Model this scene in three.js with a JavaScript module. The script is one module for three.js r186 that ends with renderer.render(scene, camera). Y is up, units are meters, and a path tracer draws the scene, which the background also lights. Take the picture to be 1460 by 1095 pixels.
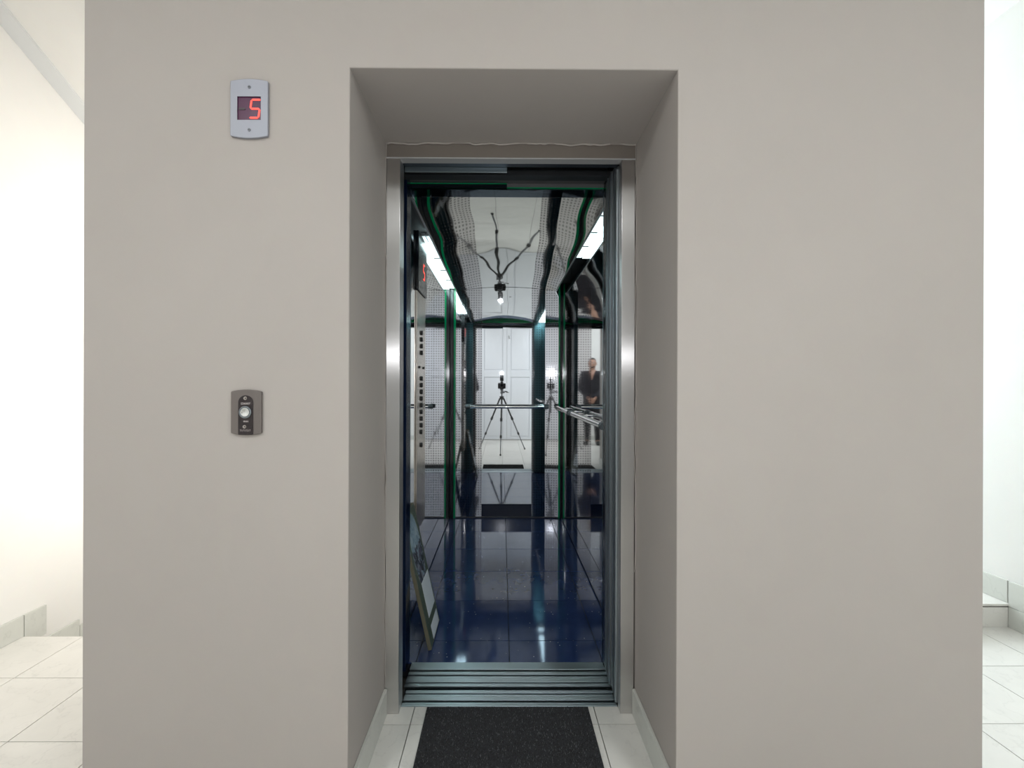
import * as THREE from 'three';
import { RoundedBoxGeometry } from 'three/addons/geometries/RoundedBoxGeometry.js';
import { mergeGeometries } from 'three/addons/utils/BufferGeometryUtils.js';
import { RectAreaLightUniformsLib } from 'three/addons/lights/RectAreaLightUniformsLib.js';

// ------------------------------------------------------------------ camera, exposure
const scene = new THREE.Scene();
scene.background = new THREE.Color(0, 0, 0);
const camera = new THREE.PerspectiveCamera(2 * Math.atan(547.5 / 650) * 180 / Math.PI, 1460 / 1095, 0.01, 60);
camera.position.set(0, 1.2, 0);
camera.rotation.order = 'YXZ';
camera.rotation.set(0, -0.0062, 0.003);
camera.setViewOffset(1460, 1095, 10.5, -2, 1460, 1095);
const renderer = new THREE.WebGLRenderer({ antialias: true });
renderer.toneMapping = THREE.LinearToneMapping;
renderer.toneMappingExposure = 1.0;
renderer.shadowMap.enabled = true;
RectAreaLightUniformsLib.init();

// light levels of the fittings built further down
const FLASH_UP = 1.2, FLASH_ROUND = 1.2, HALL_LAMP = 43, WINDOW_RIGHT = 20, LAMP_LEFT = 8.3, TUBE = 10;

// ------------------------------------------------------------------ helpers
function rng(seed) { let s = seed >>> 0; return () => { s = (s + 0x6D2B79F5) | 0; let t = Math.imul(s ^ (s >>> 15), 1 | s); t = (t + Math.imul(t ^ (t >>> 7), 61 | t)) ^ t; return ((t ^ (t >>> 14)) >>> 0) / 4294967296; }; }
const taken = new Map();
function numbered(name) { const n = taken.get(name) || 0; taken.set(name, n + 1); return n ? `${name}_${String(n).padStart(3, '0')}` : name; }
function placeOf(o) { const v = new THREE.Vector3(); for (let p = o; p && p !== scene; p = p.parent) v.add(p.position); return v; }
// uv in metres, taken from the face the triangle looks to
function metreUV(g) {
  const n = g.index ? g.toNonIndexed() : g; const p = n.attributes.position, uv = new Float32Array(p.count * 2);
  const a = new THREE.Vector3(), b = new THREE.Vector3(), c = new THREE.Vector3(), q = new THREE.Vector3();
  for (let i = 0; i < p.count; i += 3) {
    a.fromBufferAttribute(p, i); b.fromBufferAttribute(p, i + 1); c.fromBufferAttribute(p, i + 2);
    q.copy(c).sub(b).cross(a.clone().sub(b)); const x = Math.abs(q.x), y = Math.abs(q.y), z = Math.abs(q.z);
    [a, b, c].forEach((v, k) => { const j = (i + k) * 2;
      if (y >= x && y >= z) { uv[j] = v.x; uv[j + 1] = v.z; } else if (x >= z) { uv[j] = v.z; uv[j + 1] = v.y; } else { uv[j] = v.x; uv[j + 1] = v.y; } });
  }
  n.setAttribute('uv', new THREE.BufferAttribute(uv, 2)); return n;
}
function thing(name, label, category, pos = [0, 0, 0], group) {
  const o = new THREE.Group(); o.name = numbered(name); o.position.set(...pos); o.userData = { label, category };
  if (group) o.userData.group = group; scene.add(o); return o;
}
// a mesh whose geometry is given in its own (local) frame
function part(name, geo, mat, parent, pos) {
  const m = new THREE.Mesh(geo, mat); m.name = parent === scene ? numbered(name) : name; m.castShadow = m.receiveShadow = true;
  if (pos) m.position.set(...pos); parent.add(m); return m;
}
function sub(name, parent) { const g = new THREE.Group(); g.name = name; parent.add(g); return g; }
// box given by its limits in the room: x, y and depth d (d is the distance in front of the camera, z = -d)
const boxCache = new Map();
function boxGeo(w, h, l, r = 0, uv = true) {
  const k = [w, h, l, r, uv].map(v => typeof v === 'number' ? v.toFixed(5) : v).join();
  if (!boxCache.has(k)) { let g = r > 0 ? new RoundedBoxGeometry(w, h, l, 2, r) : new THREE.BoxGeometry(w, h, l); boxCache.set(k, uv ? metreUV(g) : g); }
  return boxCache.get(k);
}
function box(name, x0, x1, y0, y1, d0, d1, mat, parent, r = 0) {
  const b = parent === scene ? new THREE.Vector3() : placeOf(parent);
  return part(name, boxGeo(x1 - x0, y1 - y0, d1 - d0, r), mat, parent, [(x0 + x1) / 2 - b.x, (y0 + y1) / 2 - b.y, -(d0 + d1) / 2 - b.z]);
}
function structure(m, label, category) { m.userData.kind = 'structure'; m.userData.label = label; m.userData.category = category; return m; }
function rod(a, b, r0, r1 = r0, seg = 16) {
  const A = new THREE.Vector3(...a), B = new THREE.Vector3(...b), L = A.distanceTo(B), g = new THREE.CylinderGeometry(r1, r0, L, seg);
  g.applyQuaternion(new THREE.Quaternion().setFromUnitVectors(new THREE.Vector3(0, 1, 0), B.clone().sub(A).normalize()));
  g.translate((A.x + B.x) / 2, (A.y + B.y) / 2, (A.z + B.z) / 2); return g;
}

// ------------------------------------------------------------------ computed textures
function noiseField(size, seed, cells) { // tiling value noise
  const r = rng(seed), g = Array.from({ length: cells * cells }, r), f = new Float32Array(size * size), s = t => t * t * (3 - 2 * t);
  for (let y = 0; y < size; y++) for (let x = 0; x < size; x++) {
    const u = x / size * cells, v = y / size * cells, i = Math.floor(u), j = Math.floor(v), a = s(u - i), b = s(v - j), I = (i + 1) % cells, J = (j + 1) % cells;
    f[y * size + x] = (g[j * cells + i] * (1 - a) + g[j * cells + I] * a) * (1 - b) + (g[J * cells + i] * (1 - a) + g[J * cells + I] * a) * b;
  } return f;
}
function fbm(size, seed, c0, oct) { const f = new Float32Array(size * size); let amp = 1, tot = 0; for (let o = 0; o < oct; o++) { const n = noiseField(size, seed + o * 17, Math.min(size, c0 << o)); for (let i = 0; i < f.length; i++) f[i] += amp * n[i]; tot += amp; amp *= 0.55; } for (let i = 0; i < f.length; i++) f[i] /= tot; return f; }
function texture(size, metres, at, srgb = false) {
  const d = new Uint8Array(size * size * 4);
  for (let y = 0; y < size; y++) for (let x = 0; x < size; x++) { const c = at(x, y, y * size + x), k = (y * size + x) * 4; const v = Array.isArray(c) ? c : [c, c, c]; for (let q = 0; q < 3; q++) d[k + q] = Math.max(0, Math.min(255, v[q] * 255)); d[k + 3] = 255; }
  const t = new THREE.DataTexture(d, size, size); t.wrapS = t.wrapT = THREE.RepeatWrapping; t.magFilter = THREE.LinearFilter; t.minFilter = THREE.LinearMipmapLinearFilter; t.generateMipmaps = true;
  if (srgb) t.colorSpace = THREE.SRGBColorSpace; t.repeat.set(1 / metres, 1 / metres); t.needsUpdate = true; return t;
}
const S = (r, g, b) => new THREE.Color().setRGB(r, g, b);
const std = (color, roughness, metalness = 0, more = {}) => new THREE.MeshStandardMaterial({ color, roughness, metalness, ...more });
const phy = (color, roughness, metalness = 0, more = {}) => new THREE.MeshPhysicalMaterial({ color, roughness, metalness, ...more });

const nA = fbm(512, 11, 6, 6), nB = fbm(512, 29, 3, 4), nFine = fbm(256, 51, 64, 2);
const plasterBump = texture(512, 0.6, (x, y, i) => 0.5 + 0.7 * (nA[i] - 0.5));
const plasterTone = texture(512, 1.7, (x, y, i) => { const v = 0.97 + 0.03 * (nB[i] - 0.5) + 0.03 * (nA[i] - 0.5); return [v, v * 0.995, v * 0.99]; }, true);
const brushV = (() => { const r = rng(5), row = Array.from({ length: 256 }, r); return texture(256, 0.12, (x, y, i) => 0.42 + 0.25 * row[x] + 0.12 * nFine[i]); })();
const marbleTex = [3, 41, 77, 123].map(s => { const a = fbm(256, s, 4, 5), b = fbm(256, s + 7, 2, 4);
  return texture(256, 0.36, (x, y, i) => { const v = Math.abs(Math.sin((x * 0.9 + y * 0.55) * 0.022 + a[i] * 9)); const vein = Math.pow(1 - v, 9) * 0.045 * b[i] * 1.6; const k = 0.955 + 0.05 * (a[i] - 0.5) - vein; return [k, k * 0.992, k * 0.972]; }, true); });
const speckTex = (() => { const r = rng(91), n = 512, f = new Float32Array(n * n); for (let k = 0; k < 15; k++) { const cx = 4 + r() * (n - 8), cy = 4 + r() * (n - 8), R = 1.8 + r() * r() * 2.2, w = 0.45 + r() * 0.55; for (let y = -4; y <= 4; y++) for (let x = -4; x <= 4; x++) if (Math.hypot(x, y) < R) f[Math.floor(cy + y) * n + Math.floor(cx + x)] = w; }
  return texture(n, 0.404, (x, y, i) => { const m = 0.9 + 0.2 * (nA[i] - 0.5); return f[i] ? [f[i] * 0.9, f[i] * 0.95, f[i]] : [0.225 * m, 0.30 * m, 0.49 * m]; }, true); })();
const dotAt = (x, y, n) => { const u = (x + 0.5) / n * 4 % 1 - 0.5, v = (y + 0.5) / n * 4 % 1 - 0.5; return Math.max(0, Math.min(1, (0.31 - Math.hypot(u, v)) / 0.05)); };
const dotTone = texture(256, 0.088, (x, y) => { const k = 1 - 0.42 * dotAt(x, y, 256); return [k, k, k]; });
const dotRough = texture(256, 0.088, (x, y) => 0.035 + 0.05 * dotAt(x, y, 256));

// ------------------------------------------------------------------ materials
const M = {
  wall: std(S(0.435, 0.403, 0.378), 0.85, 0, { map: plasterTone, bumpMap: plasterBump, bumpScale: 0.0012 }),
  white: std(S(0.83, 0.825, 0.80), 0.8, 0, { map: plasterTone, bumpMap: plasterBump, bumpScale: 0.001 }),
  whitePaint: std(S(0.77, 0.79, 0.82), 0.45),
  skirt: marbleTex.map(t => std(S(0.66, 0.68, 0.66), 0.3, 0, { map: t })),
  tile: marbleTex.map(t => phy(S(0.78, 0.775, 0.76), 0.28, 0, { map: t, ior: 1.5 })),
  grout: std(S(0.22, 0.2, 0.18), 0.9),
  steel: phy(S(0.64, 0.63, 0.62), 0.28, 1, { anisotropy: 1 }),
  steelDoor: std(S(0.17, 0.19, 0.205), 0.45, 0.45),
  mirror: std(S(0.73, 0.76, 0.79), 0.015, 1),
  sideMirror: std(S(0.70, 0.72, 0.74), 0.03, 1),
  ceilingSteel: std(S(0.56, 0.57, 0.545), 0.02, 1),
  dotted: std(S(0.55, 0.555, 0.585), 1, 1, { map: dotTone, roughnessMap: dotRough }),
  chrome: std(S(0.75, 0.77, 0.78), 0.12, 1),
  alu: std(S(0.46, 0.52, 0.55), 0.32, 1),
  aluDark: std(S(0.06, 0.065, 0.07), 0.5, 0.7),
  black: std(S(0.012, 0.012, 0.013), 0.5),
  blackGloss: phy(S(0.008, 0.01, 0.014), 0.12),
  blueBlack: phy(S(0.004, 0.010, 0.032), 0.12),
  tealDark: std(S(0.12, 0.24, 0.27), 0.35, 1),
  smoked: phy(S(0.42, 0.46, 0.52), 0.04, 0, { transmission: 1, thickness: 0, ior: 1.5 }),
  green: phy(S(0.0, 0.36, 0.13), 0.08, 0, { ior: 1.52 }),
  teal: phy(S(0.0, 0.12, 0.11), 0.08, 0, { ior: 1.52 }),
  floorCab: [0, 1, 2].map(k => { const t = speckTex.clone(); t.offset.set(k * 0.37, k * 0.61); t.needsUpdate = true; return phy(S(0.8, 0.8, 0.8), 0.06, 0, { map: t, ior: 1.75, specularColor: S(0.72, 0.82, 1) }); }),
  concrete: std(S(0.34, 0.33, 0.31), 0.9, 0, { map: plasterTone }),
  casing: std(S(0.16, 0.16, 0.165), 0.6, 0.3),
  groutDark: std(S(0.012, 0.014, 0.02), 0.7),
};

// ------------------------------------------------------------------ floor of the hall (tiles about 33 cm)
{
  const slab = part('floor', metreUV(new THREE.BoxGeometry(5.1, 0.2, 3.42)), M.grout, scene, [0.108, -0.1125, 0.17]); // from behind the hall to just under the lift sill
  structure(slab, 'pale cream marble-look tiled hall floor with thin dark joints', 'floor');
  const base = placeOf(slab), r = rng(8), J = 0.0016, px = 0.3333;
  const lay = (xa, xb, da, db, x0, d0) => {
    for (let i = Math.floor((xa - x0) / px); x0 + i * px < xb - 1e-6; i++) for (let j = Math.floor((da - d0) / px); d0 + j * px < db - 1e-6; j++) {
      const a = Math.max(xa, x0 + i * px + J), b = Math.min(xb, x0 + (i + 1) * px - J), c = Math.max(da, d0 + j * px + J), e = Math.min(db, d0 + (j + 1) * px - J);
      if (b - a < 0.01 || e - c < 0.01) continue;
      const m = part('tile', boxGeo(b - a, 0.012, e - c, 0), M.tile[Math.floor(r() * 4)], slab, [(a + b) / 2 - base.x, -0.006 - base.y, -(c + e) / 2 - base.z]);
    }
  };
  lay(-1.3205, 2.544, -1.81, 1.271, 0.0128, 1.6133);
  lay(-2.28, -1.3205, -1.81, 2.18, 0.0128, 1.872);
  lay(-1.3205, -1.161, 1.271, 2.18, 0.0128, 1.872);
  lay(-0.425, 0.4895, 1.271, 1.702, 0.0128, 1.6133);
  lay(1.353, 2.544, 1.271, 2.262, 0.0128, 1.6133);
}
// slabs under the side wings
structure(box('floor_wing_left', -2.45, -1.161, -0.2, -0.0125, 1.541, 2.178, M.grout, scene), 'tiled floor strip ending at the stairs going down', 'floor');
structure(box('floor_wing_right', 1.353, 2.688, -0.2, -0.0125, 1.541, 2.262, M.grout, scene), 'tiled floor strip in front of the low step', 'floor');

// ------------------------------------------------------------------ lift shaft front with its deep reveal
{
  const s = new THREE.Shape();
  [[-1.161, 0], [-0.4253, 0], [-0.4253, 2.083], [0.49, 2.083], [0.49, 0], [1.353, 0], [1.353, 3.1], [-1.161, 3.1]].forEach(([x, y], i) => i ? s.lineTo(x, y) : s.moveTo(x, y));
  const g = new THREE.ExtrudeGeometry(s, { depth: 0.423, bevelEnabled: true, bevelThickness: 0.003, bevelSize: 0.003, bevelOffset: -0.003, bevelSegments: 2 });
  structure(part('wall_front', metreUV(g), M.wall, scene, [0, 0, -1.697]), 'beige plastered lift shaft wall with a deep square reveal around the lift', 'wall');
}
structure(box('wall_shaft_left', -1.159, -1.0, -0.9, 3.1, 1.701, 4.75, M.white, scene), 'white side wall of the lift shaft along the stairs', 'wall');
structure(box('wall_shaft_right', 1.17, 1.351, 0, 3.1, 1.701, 4.75, M.white, scene), 'white side wall of the lift shaft beside the low step', 'wall');
structure(box('wall_shaft_rear', -1.0, 1.17, -0.2, 3.1, 4.6, 4.75, M.concrete, scene), 'bare concrete rear wall inside the lift shaft', 'wall');
structure(box('floor_shaft', -1.0, 1.17, -0.35, -0.14, 1.545, 4.6, M.concrete, scene), 'bare concrete bottom of the lift shaft', 'floor');

// ------------------------------------------------------------------ hall walls and ceiling
structure(box('wall_left', -2.45, -2.28, -1.4, 3.1, -1.96, 4.9, M.white, scene), 'bright cream plastered wall beside the stairs going down', 'wall');
structure(box('wall_right', 2.544, 2.694, -0.2, 3.1, -1.96, 4.9, M.white, scene), 'bright white plastered wall beside the low step', 'wall');
structure(box('wall_rear', -2.28, 2.544, -0.2, 3.1, -1.96, -1.81, M.white, scene), 'white plastered hall wall facing the lift', 'wall');
structure(box('ceiling', -2.45, 2.694, 3.1, 3.25, -1.96, 4.9, M.white, scene), 'white flat ceiling of the hall', 'ceiling');
// left wing: end wall, sloping stair soffit with a border strip
structure(box('wall_stair_end', -2.28, -1.159, -1.4, 3.1, 4.75, 4.9, M.white, scene), 'white wall at the foot of the stairs', 'wall');
{
  const len = 3.7, ang = Math.atan(0.515), cx = -1.7335;
  const mk = (name, x0, x1, t, off, mat) => { const m = part(name, boxGeo(x1 - x0, t, len), mat, scene); const d = 1.6 + len / 2 * Math.cos(ang), y = 2.81 - 0.515 * (d - 2.146);
    m.position.set((x0 + x1) / 2, y + (t / 2 + off) / Math.cos(ang), -d); m.rotation.x = -ang; return m; };
  structure(mk('ceiling_stair', -2.279, -1.16, 0.14, 0, M.white), 'white sloping underside of the upper stair flight', 'ceiling');
  structure(mk('trim_1', -2.279, -2.195, 0.012, -0.0125, std(S(0.66, 0.67, 0.67), 0.7)), 'pale grey border strip along the sloping stair underside', 'trim');
}
// stairs going down
{
  const st = new THREE.Group(); st.name = 'stair_down'; scene.add(st); structure(st, 'cream marble stairs going down beside the lift shaft', 'stairs');
  for (let k = 0; k < 5; k++) { const d0 = 2.18 + k * 0.29;
    box('step', -2.279, -1.161, -1.35, -0.167 * (k + 1), d0 + 0.002, k == 4 ? 4.75 : d0 + 0.29, M.tile[k % 4], st); }
}
// right wing: low step up, end wall with the window
{
  const st = new THREE.Group(); st.name = 'step_landing'; scene.add(st); structure(st, 'pale tiled landing one low step above the hall floor', 'step');
  box('riser', 1.34, 2.542, -0.1, 0.098, 2.263, 2.28, M.tile[1], st);
  box('tread', 1.34, 2.542, 0.106, 0.118, 2.258, 2.9, M.tile[2], st, 0.002);
  box('tread', 1.34, 2.542, 0.106, 0.118, 2.903, 4.75, M.tile[0], st, 0.002);
  box('base', 1.34, 2.542, -0.1, 0.105, 2.282, 4.75, M.grout, st);
}
structure(box('wall_landing_end', 1.351, 2.544, -0.2, 3.1, 4.75, 4.9, M.white, scene), 'white wall at the end of the raised landing', 'wall');

// skirting tiles
function skirting(name, label, pieces) { const g = new THREE.Group(); g.name = name; scene.add(g); structure(g, label, 'skirting'); let k = 0; for (const p of pieces) box('skirting_tile', ...p, M.skirt[k++ % 4], g, 0.0015); return g; }
const along = (a, b, n, f) => Array.from({ length: n }, (_, i) => f(a + (b - a) * i / n + 0.0012, a + (b - a) * (i + 1) / n - 0.0012));
skirting('baseboard_left', 'white marble skirting tiles at the foot of the cream stair wall', [
  ...along(-1.8, 2.182, 12, (a, b) => [-2.2795, -2.268, 0.0005, 0.1, a, b]),
  [-2.2795, -2.268, -0.045, 0.1, 2.1844, 2.29],
  ...along(2.29, 2.47, 1, (a, b) => [-2.2795, -2.268, -0.166, -0.066, a, b]),
  ...along(2.47, 2.76, 1, (a, b) => [-2.2795, -2.268, -0.333, -0.1, a, b])]);
skirting('baseboard_right', 'grey-green marble skirting tiles in two rows beside the low step', [
  ...along(-1.8, 2.2625, 12, (a, b) => [2.532, 2.5435, 0.0005, 0.103, a, b]),
  ...along(1.0, 2.2625, 3, (a, b) => [2.532, 2.5435, 0.1045, 0.231, a, b]),
  ...along(2.2645, 4.7, 6, (a, b) => [2.532, 2.5435, 0.1185, 0.231, a, b])]);
skirting('baseboard_reveal_left', 'small grey-green marble skirting tile at the cream-lit reveal side', along(1.262, 1.664, 1, (a, b) => [-0.4250, -0.4145, 0.0005, 0.094, a, b]));
skirting('baseboard_reveal_right', 'small grey-green marble skirting tile at the reveal side with the crumbling edge', along(1.262, 1.664, 1, (a, b) => [0.4795, 0.4897, 0.0005, 0.094, a, b]));
skirting('baseboard_front', 'marble skirting tiles along the foot of the beige shaft wall', [
  ...along(-1.161, -0.4145, 2, (a, b) => [a, b, 0.0005, 0.094, 1.260, 1.2705]), ...along(0.4795, 1.353, 3, (a, b) => [a, b, 0.0005, 0.094, 1.260, 1.2705])]);
skirting('baseboard_rear', 'marble skirting tiles along the white hall wall facing the lift', [
  ...along(-2.26, -0.56, 5, (a, b) => [a, b, 0.0005, 0.094, -1.8095, -1.799]), ...along(0.78, 2.5, 5, (a, b) => [a, b, 0.0005, 0.094, -1.8095, -1.799])]);

// ------------------------------------------------------------------ white panelled double door behind the camera
{
  const door = new THREE.Group(); door.name = 'door_1'; door.position.set(0.11, 0, 1.81); scene.add(door); structure(door, 'white panelled double door in the hall wall facing the lift', 'door');
  const B = (n, x0, x1, y0, y1, d0, d1, p, r) => box(n, x0, x1, y0, y1, d0, d1, M.whitePaint, p, r);
  for (const [x0, x1, y0, y1] of [[-0.55, -0.475, 0.002, 2.62], [0.695, 0.77, 0.002, 2.62], [-0.475, 0.695, 2.555, 2.62]]) B('architrave', x0, x1, y0, y1, -1.809, -1.765, door, 0.004);
  for (const s of [0, 1]) { const x = s ? 0.112 : -0.472, leaf = sub('leaf', door); const L = [x, x + 0.58];
    B('slab', L[0], L[1], 0.012, 2.55, -1.808, -1.788, leaf);
    for (const [a, b] of [[L[0], L[0] + 0.08], [L[1] - 0.08, L[1]]]) B('stile', a, b, 0.012, 2.55, -1.7878, -1.772, leaf, 0.003);
    for (const [a, b] of [[0.012, 0.07], [1.386, 1.533], [2.45, 2.55]]) B('rail', L[0] + 0.0802, L[1] - 0.0802, a, b, -1.7878, -1.772, leaf, 0.003);
    for (const [a, b] of [[0.07, 1.386], [1.533, 2.45]]) B('panel', L[0] + 0.098, L[1] - 0.098, a + 0.018, b - 0.018, -1.7878, -1.779, leaf, 0.003);
  }
  part('latch', metreUV(new RoundedBoxGeometry(0.022, 0.07, 0.012, 2, 0.004)), M.chrome, door, [0.05, 2.26, -0.045]);
  box('pull_knob', 0.135, 0.16, 1.03, 1.055, -1.7715, -1.745, M.chrome, door, 0.008);
}

// ------------------------------------------------------------------ light from the building: lamps and window
function panelLight(color, nits, w, h, pos, look, name) { const l = new THREE.RectAreaLight(color, nits, w, h); l.position.set(...pos); l.lookAt(...look); l.name = name; scene.add(l); return l; }
structure(box('ceiling_hall', -2.28, 2.544, 2.92, 3.099, -1.81, 1.15, M.white, scene), 'white lowered ceiling over the hall in front of the lift', 'ceiling');
for (const [x, label] of [[-1.35, 'square opal ceiling lamp in the hall near the stairs going down'], [1.45, 'square opal ceiling lamp in the hall near the low step']]) { // one lamp on either side of the doorway
  const o = thing('ceiling_lamp', label, 'lamp', [x, 2.92, 0.75], 'ceiling lamps of the hall');
  part('housing', boxGeo(0.56, 0.05, 0.56, 0.008), M.whitePaint, o, [0, -0.0255, 0]);
  part('diffuser', boxGeo(0.5, 0.012, 0.5, 0.004), std(S(0.9, 0.9, 0.9), 0.6, 0, { emissive: S(0.95, 0.985, 1), emissiveIntensity: 3 }), o, [0, -0.057, 0]);
  panelLight(S(0.95, 0.985, 1), HALL_LAMP, 0.48, 0.48, [x, 2.852, 0.75], [x, 0, 0.75], 'ceiling_lamp_glow');
}
{ // wall lamp on the shaft side over the stairs
  const o = thing('wall_lamp', 'tall opal wall lamp on the shaft side beside the stairs', 'lamp', [-1.159, 0.45, -2.6]);
  part('back_plate', boxGeo(0.02, 1.8, 0.5, 0.004), M.whitePaint, o, [-0.0115, 0.9, 0]);
  part('opal_cover', boxGeo(0.05, 1.76, 0.46, 0.012), std(S(0.9, 0.9, 0.88), 0.6, 0, { emissive: S(1, 0.97, 0.92), emissiveIntensity: 2 }), o, [-0.047, 0.9, 0]);
  panelLight(S(1, 0.965, 0.91), LAMP_LEFT, 0.44, 1.74, [-1.159 - 0.076, 1.35, -2.6], [-3, 1.35, -2.6], 'wall_lamp_glow');
}
{ // frosted window at the end of the raised landing
  const o = new THREE.Group(); o.name = 'window_1'; o.position.set(1.93, 1.2, -4.75); scene.add(o); structure(o, 'frosted daylight window at the end of the raised landing', 'window');
  const B = (n, x, y, w, h, z, t, m) => part(n, boxGeo(w, h, t, 0.003), m, o, [x, y, z]);
  for (const s of [-1, 1]) { B('frame', s * 0.44, 0.8, 0.06, 1.68, 0.02, 0.04, M.whitePaint); B('frame', 0, 0.8 + s * 0.81, 0.82, 0.06, 0.02, 0.04, M.whitePaint); }
  B('mullion', 0, 0.8, 0.05, 1.56, 0.02, 0.04, M.whitePaint);
  const pane = std(S(0.9, 0.92, 0.95), 0.5, 0, { emissive: S(0.9, 0.96, 1), emissiveIntensity: 3 });
  for (const s of [-1, 1]) B('pane', s * 0.217, 0.8, 0.38, 1.55, 0.012, 0.012, pane);
  panelLight(S(0.80, 0.92, 1), WINDOW_RIGHT, 0.8, 1.54, [1.93, 2.0, -4.69], [1.93, 2.0, 0], 'window_daylight');
}

// ------------------------------------------------------------------ landing door frame
{
  const o = thing('lift_door_frame', 'brushed steel lift door frame set in the beige reveal', 'door frame', [0.03, 0, -1.70]);
  const jamb = (x0, x1, d1) => box('jamb', x0, x1, 0.0006, 2.0305, 1.665, d1, M.steel, o, 0.0015);
  jamb(-0.4225, -0.373, 1.7005); jamb(0.437, 0.4855, 1.7005);
  box('header', -0.4235, 0.4868, 2.031, 2.0825, 1.667, 1.70, std(S(0.21, 0.182, 0.158), 0.5, 0.2), o, 0.001);
  box('header_edge', -0.4235, 0.4868, 2.0265, 2.031, 1.6635, 1.7, std(S(0.5, 0.5, 0.5), 0.4, 0.3), o);
}
{
  const o = thing('door_track', 'dark sliding door track above the open lift doorway', 'door track', [0.2, 2.052, -1.82]);
  box('track', -0.5, 0.9, 2.06, 2.11, 1.749, 1.79, M.aluDark, o);
  box('track', -0.5, 0.9, 2.054, 2.075, 1.85, 1.9, M.aluDark, o);
  box('header_soffit', -0.372, 0.436, 2.031, 2.045, 1.7005, 1.735, std(S(0.05, 0.065, 0.085), 0.35, 0.9), o);
  box('track_cover', -0.372, 0.0175, 2.012, 2.034, 1.738, 1.744, std(S(0.24, 0.29, 0.31), 0.3, 0.9), o, 0.001);
  box('track_plate', -0.5, 0.9, 2.1105, 2.12, 1.749, 1.9, M.aluDark, o);
}
{
  const o = thing('door_strike_jamb', 'narrow steel closing edge the sliding doors meet, behind the frame', 'door jamb', [-0.395, 0, -1.716]);
  box('closing_edge', -0.4225, -0.373, 0.0006, 2.0305, 1.701, 1.731, M.steel, o, 0.001);
  box('rubber_buffer', -0.42, -0.376, 0.02, 2.02, 1.7313, 1.734, M.black, o);
}
// crumbling plaster beads where the reveal meets the frame
{
  const bead = (name, label, a, b, seed, rad) => { const r = rng(seed), pts = [], A = new THREE.Vector3(...a), B = new THREE.Vector3(...b); for (let i = 0; i <= 60; i++) { const p = A.clone().lerp(B, i / 60); p.x += (r() - 0.5) * 0.003; p.y += (r() - 0.5) * 0.003; const w = 0.0022 * (Math.sin(i * 0.31 + seed) + Math.sin(i * 0.83 + seed * 2)); if (a[1] === b[1]) p.y += w; else p.x += w * 0.5; p.z += (r() - 0.5) * 0.002; pts.push(p); }
    const base = A.clone(); pts.forEach(p => p.sub(base)); const m = part(name, metreUV(new THREE.TubeGeometry(new THREE.CatmullRomCurve3(pts), 240, rad, 6)), M.wall, scene, base.toArray()); structure(m, label, 'trim'); };
  bead('trim_2', 'uneven plaster bead along the head of the lift frame', [-0.42, 2.0815, -1.663], [0.487, 2.0815, -1.663], 3, 0.0035);
  bead('trim_3', 'uneven plaster bead beside the lift frame jamb near the call button', [-0.4235, 0.1, -1.663], [-0.4235, 2.08, -1.663], 7, 0.0016);
  bead('trim_4', 'crumbling plaster bead beside the lift frame jamb at the door stack', [0.4885, 0.52, -1.663], [0.4885, 2.08, -1.663], 12, 0.0016);
}
// sliding door panels, open and stacked behind the reveal
{
  const rows = [[1.7025, 1.748, 0.428, 'slow landing door panel, first of the open stack'], [1.756, 1.796, 0.431, 'fast landing door panel, second of the open stack'], [1.802, 1.853, 0.429, 'fast lift car door panel, third of the open stack'], [1.862, 1.914, 0.431, 'slow lift car door panel, last of the open stack by the cab']];
  for (const [a, b, x, label] of rows) { const o = thing('sliding_door_panel', 'brushed steel ' + label, 'door panel', [x + 0.2, 0.012, -(a + b) / 2], 'open sliding door panels of the lift');
    const top = a < 1.71 ? 2.0105 : 2.05; // the outermost leaf ends under the track cover
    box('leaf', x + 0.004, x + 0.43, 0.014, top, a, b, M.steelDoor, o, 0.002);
    box('edge_strip', x, x + 0.0038, 0.014, top, a + 0.002, a + 0.009, M.alu, o);
  }
}
// landing sill
function ridged(x0, x1, y, d0, d1, n) { const gs = [], w = (d1 - d0) / n; for (let i = 0; i < n; i++) { const g = new RoundedBoxGeometry(x1 - x0, 0.012, w * 0.82, 2, 0.0012); g.translate((x0 + x1) / 2, y - 0.006, -(d0 + w * (i + 0.5))); gs.push(g.index ? g.toNonIndexed() : g); } const c = new THREE.BoxGeometry(x1 - x0, 0.009, d1 - d0).toNonIndexed(); c.translate((x0 + x1) / 2, y - 0.007, -(d0 + d1) / 2); gs.push(c); return metreUV(mergeGeometries(gs)); }
{
  const o = thing('landing_sill', 'grooved aluminium sill of the landing door beside the dark mat', 'sill', [0, 0, 0]);
  box('channel', -0.372, 0.436, -0.12, -0.02, 1.7035, 1.795, M.aluDark, o);
  for (const [a, b, n] of [[1.7035, 1.7245, 2], [1.7366, 1.769, 4], [1.777, 1.7935, 2]]) part('rail', ridged(-0.372, 0.436, 0.002, a, b, n), M.alu, o);
}

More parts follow.
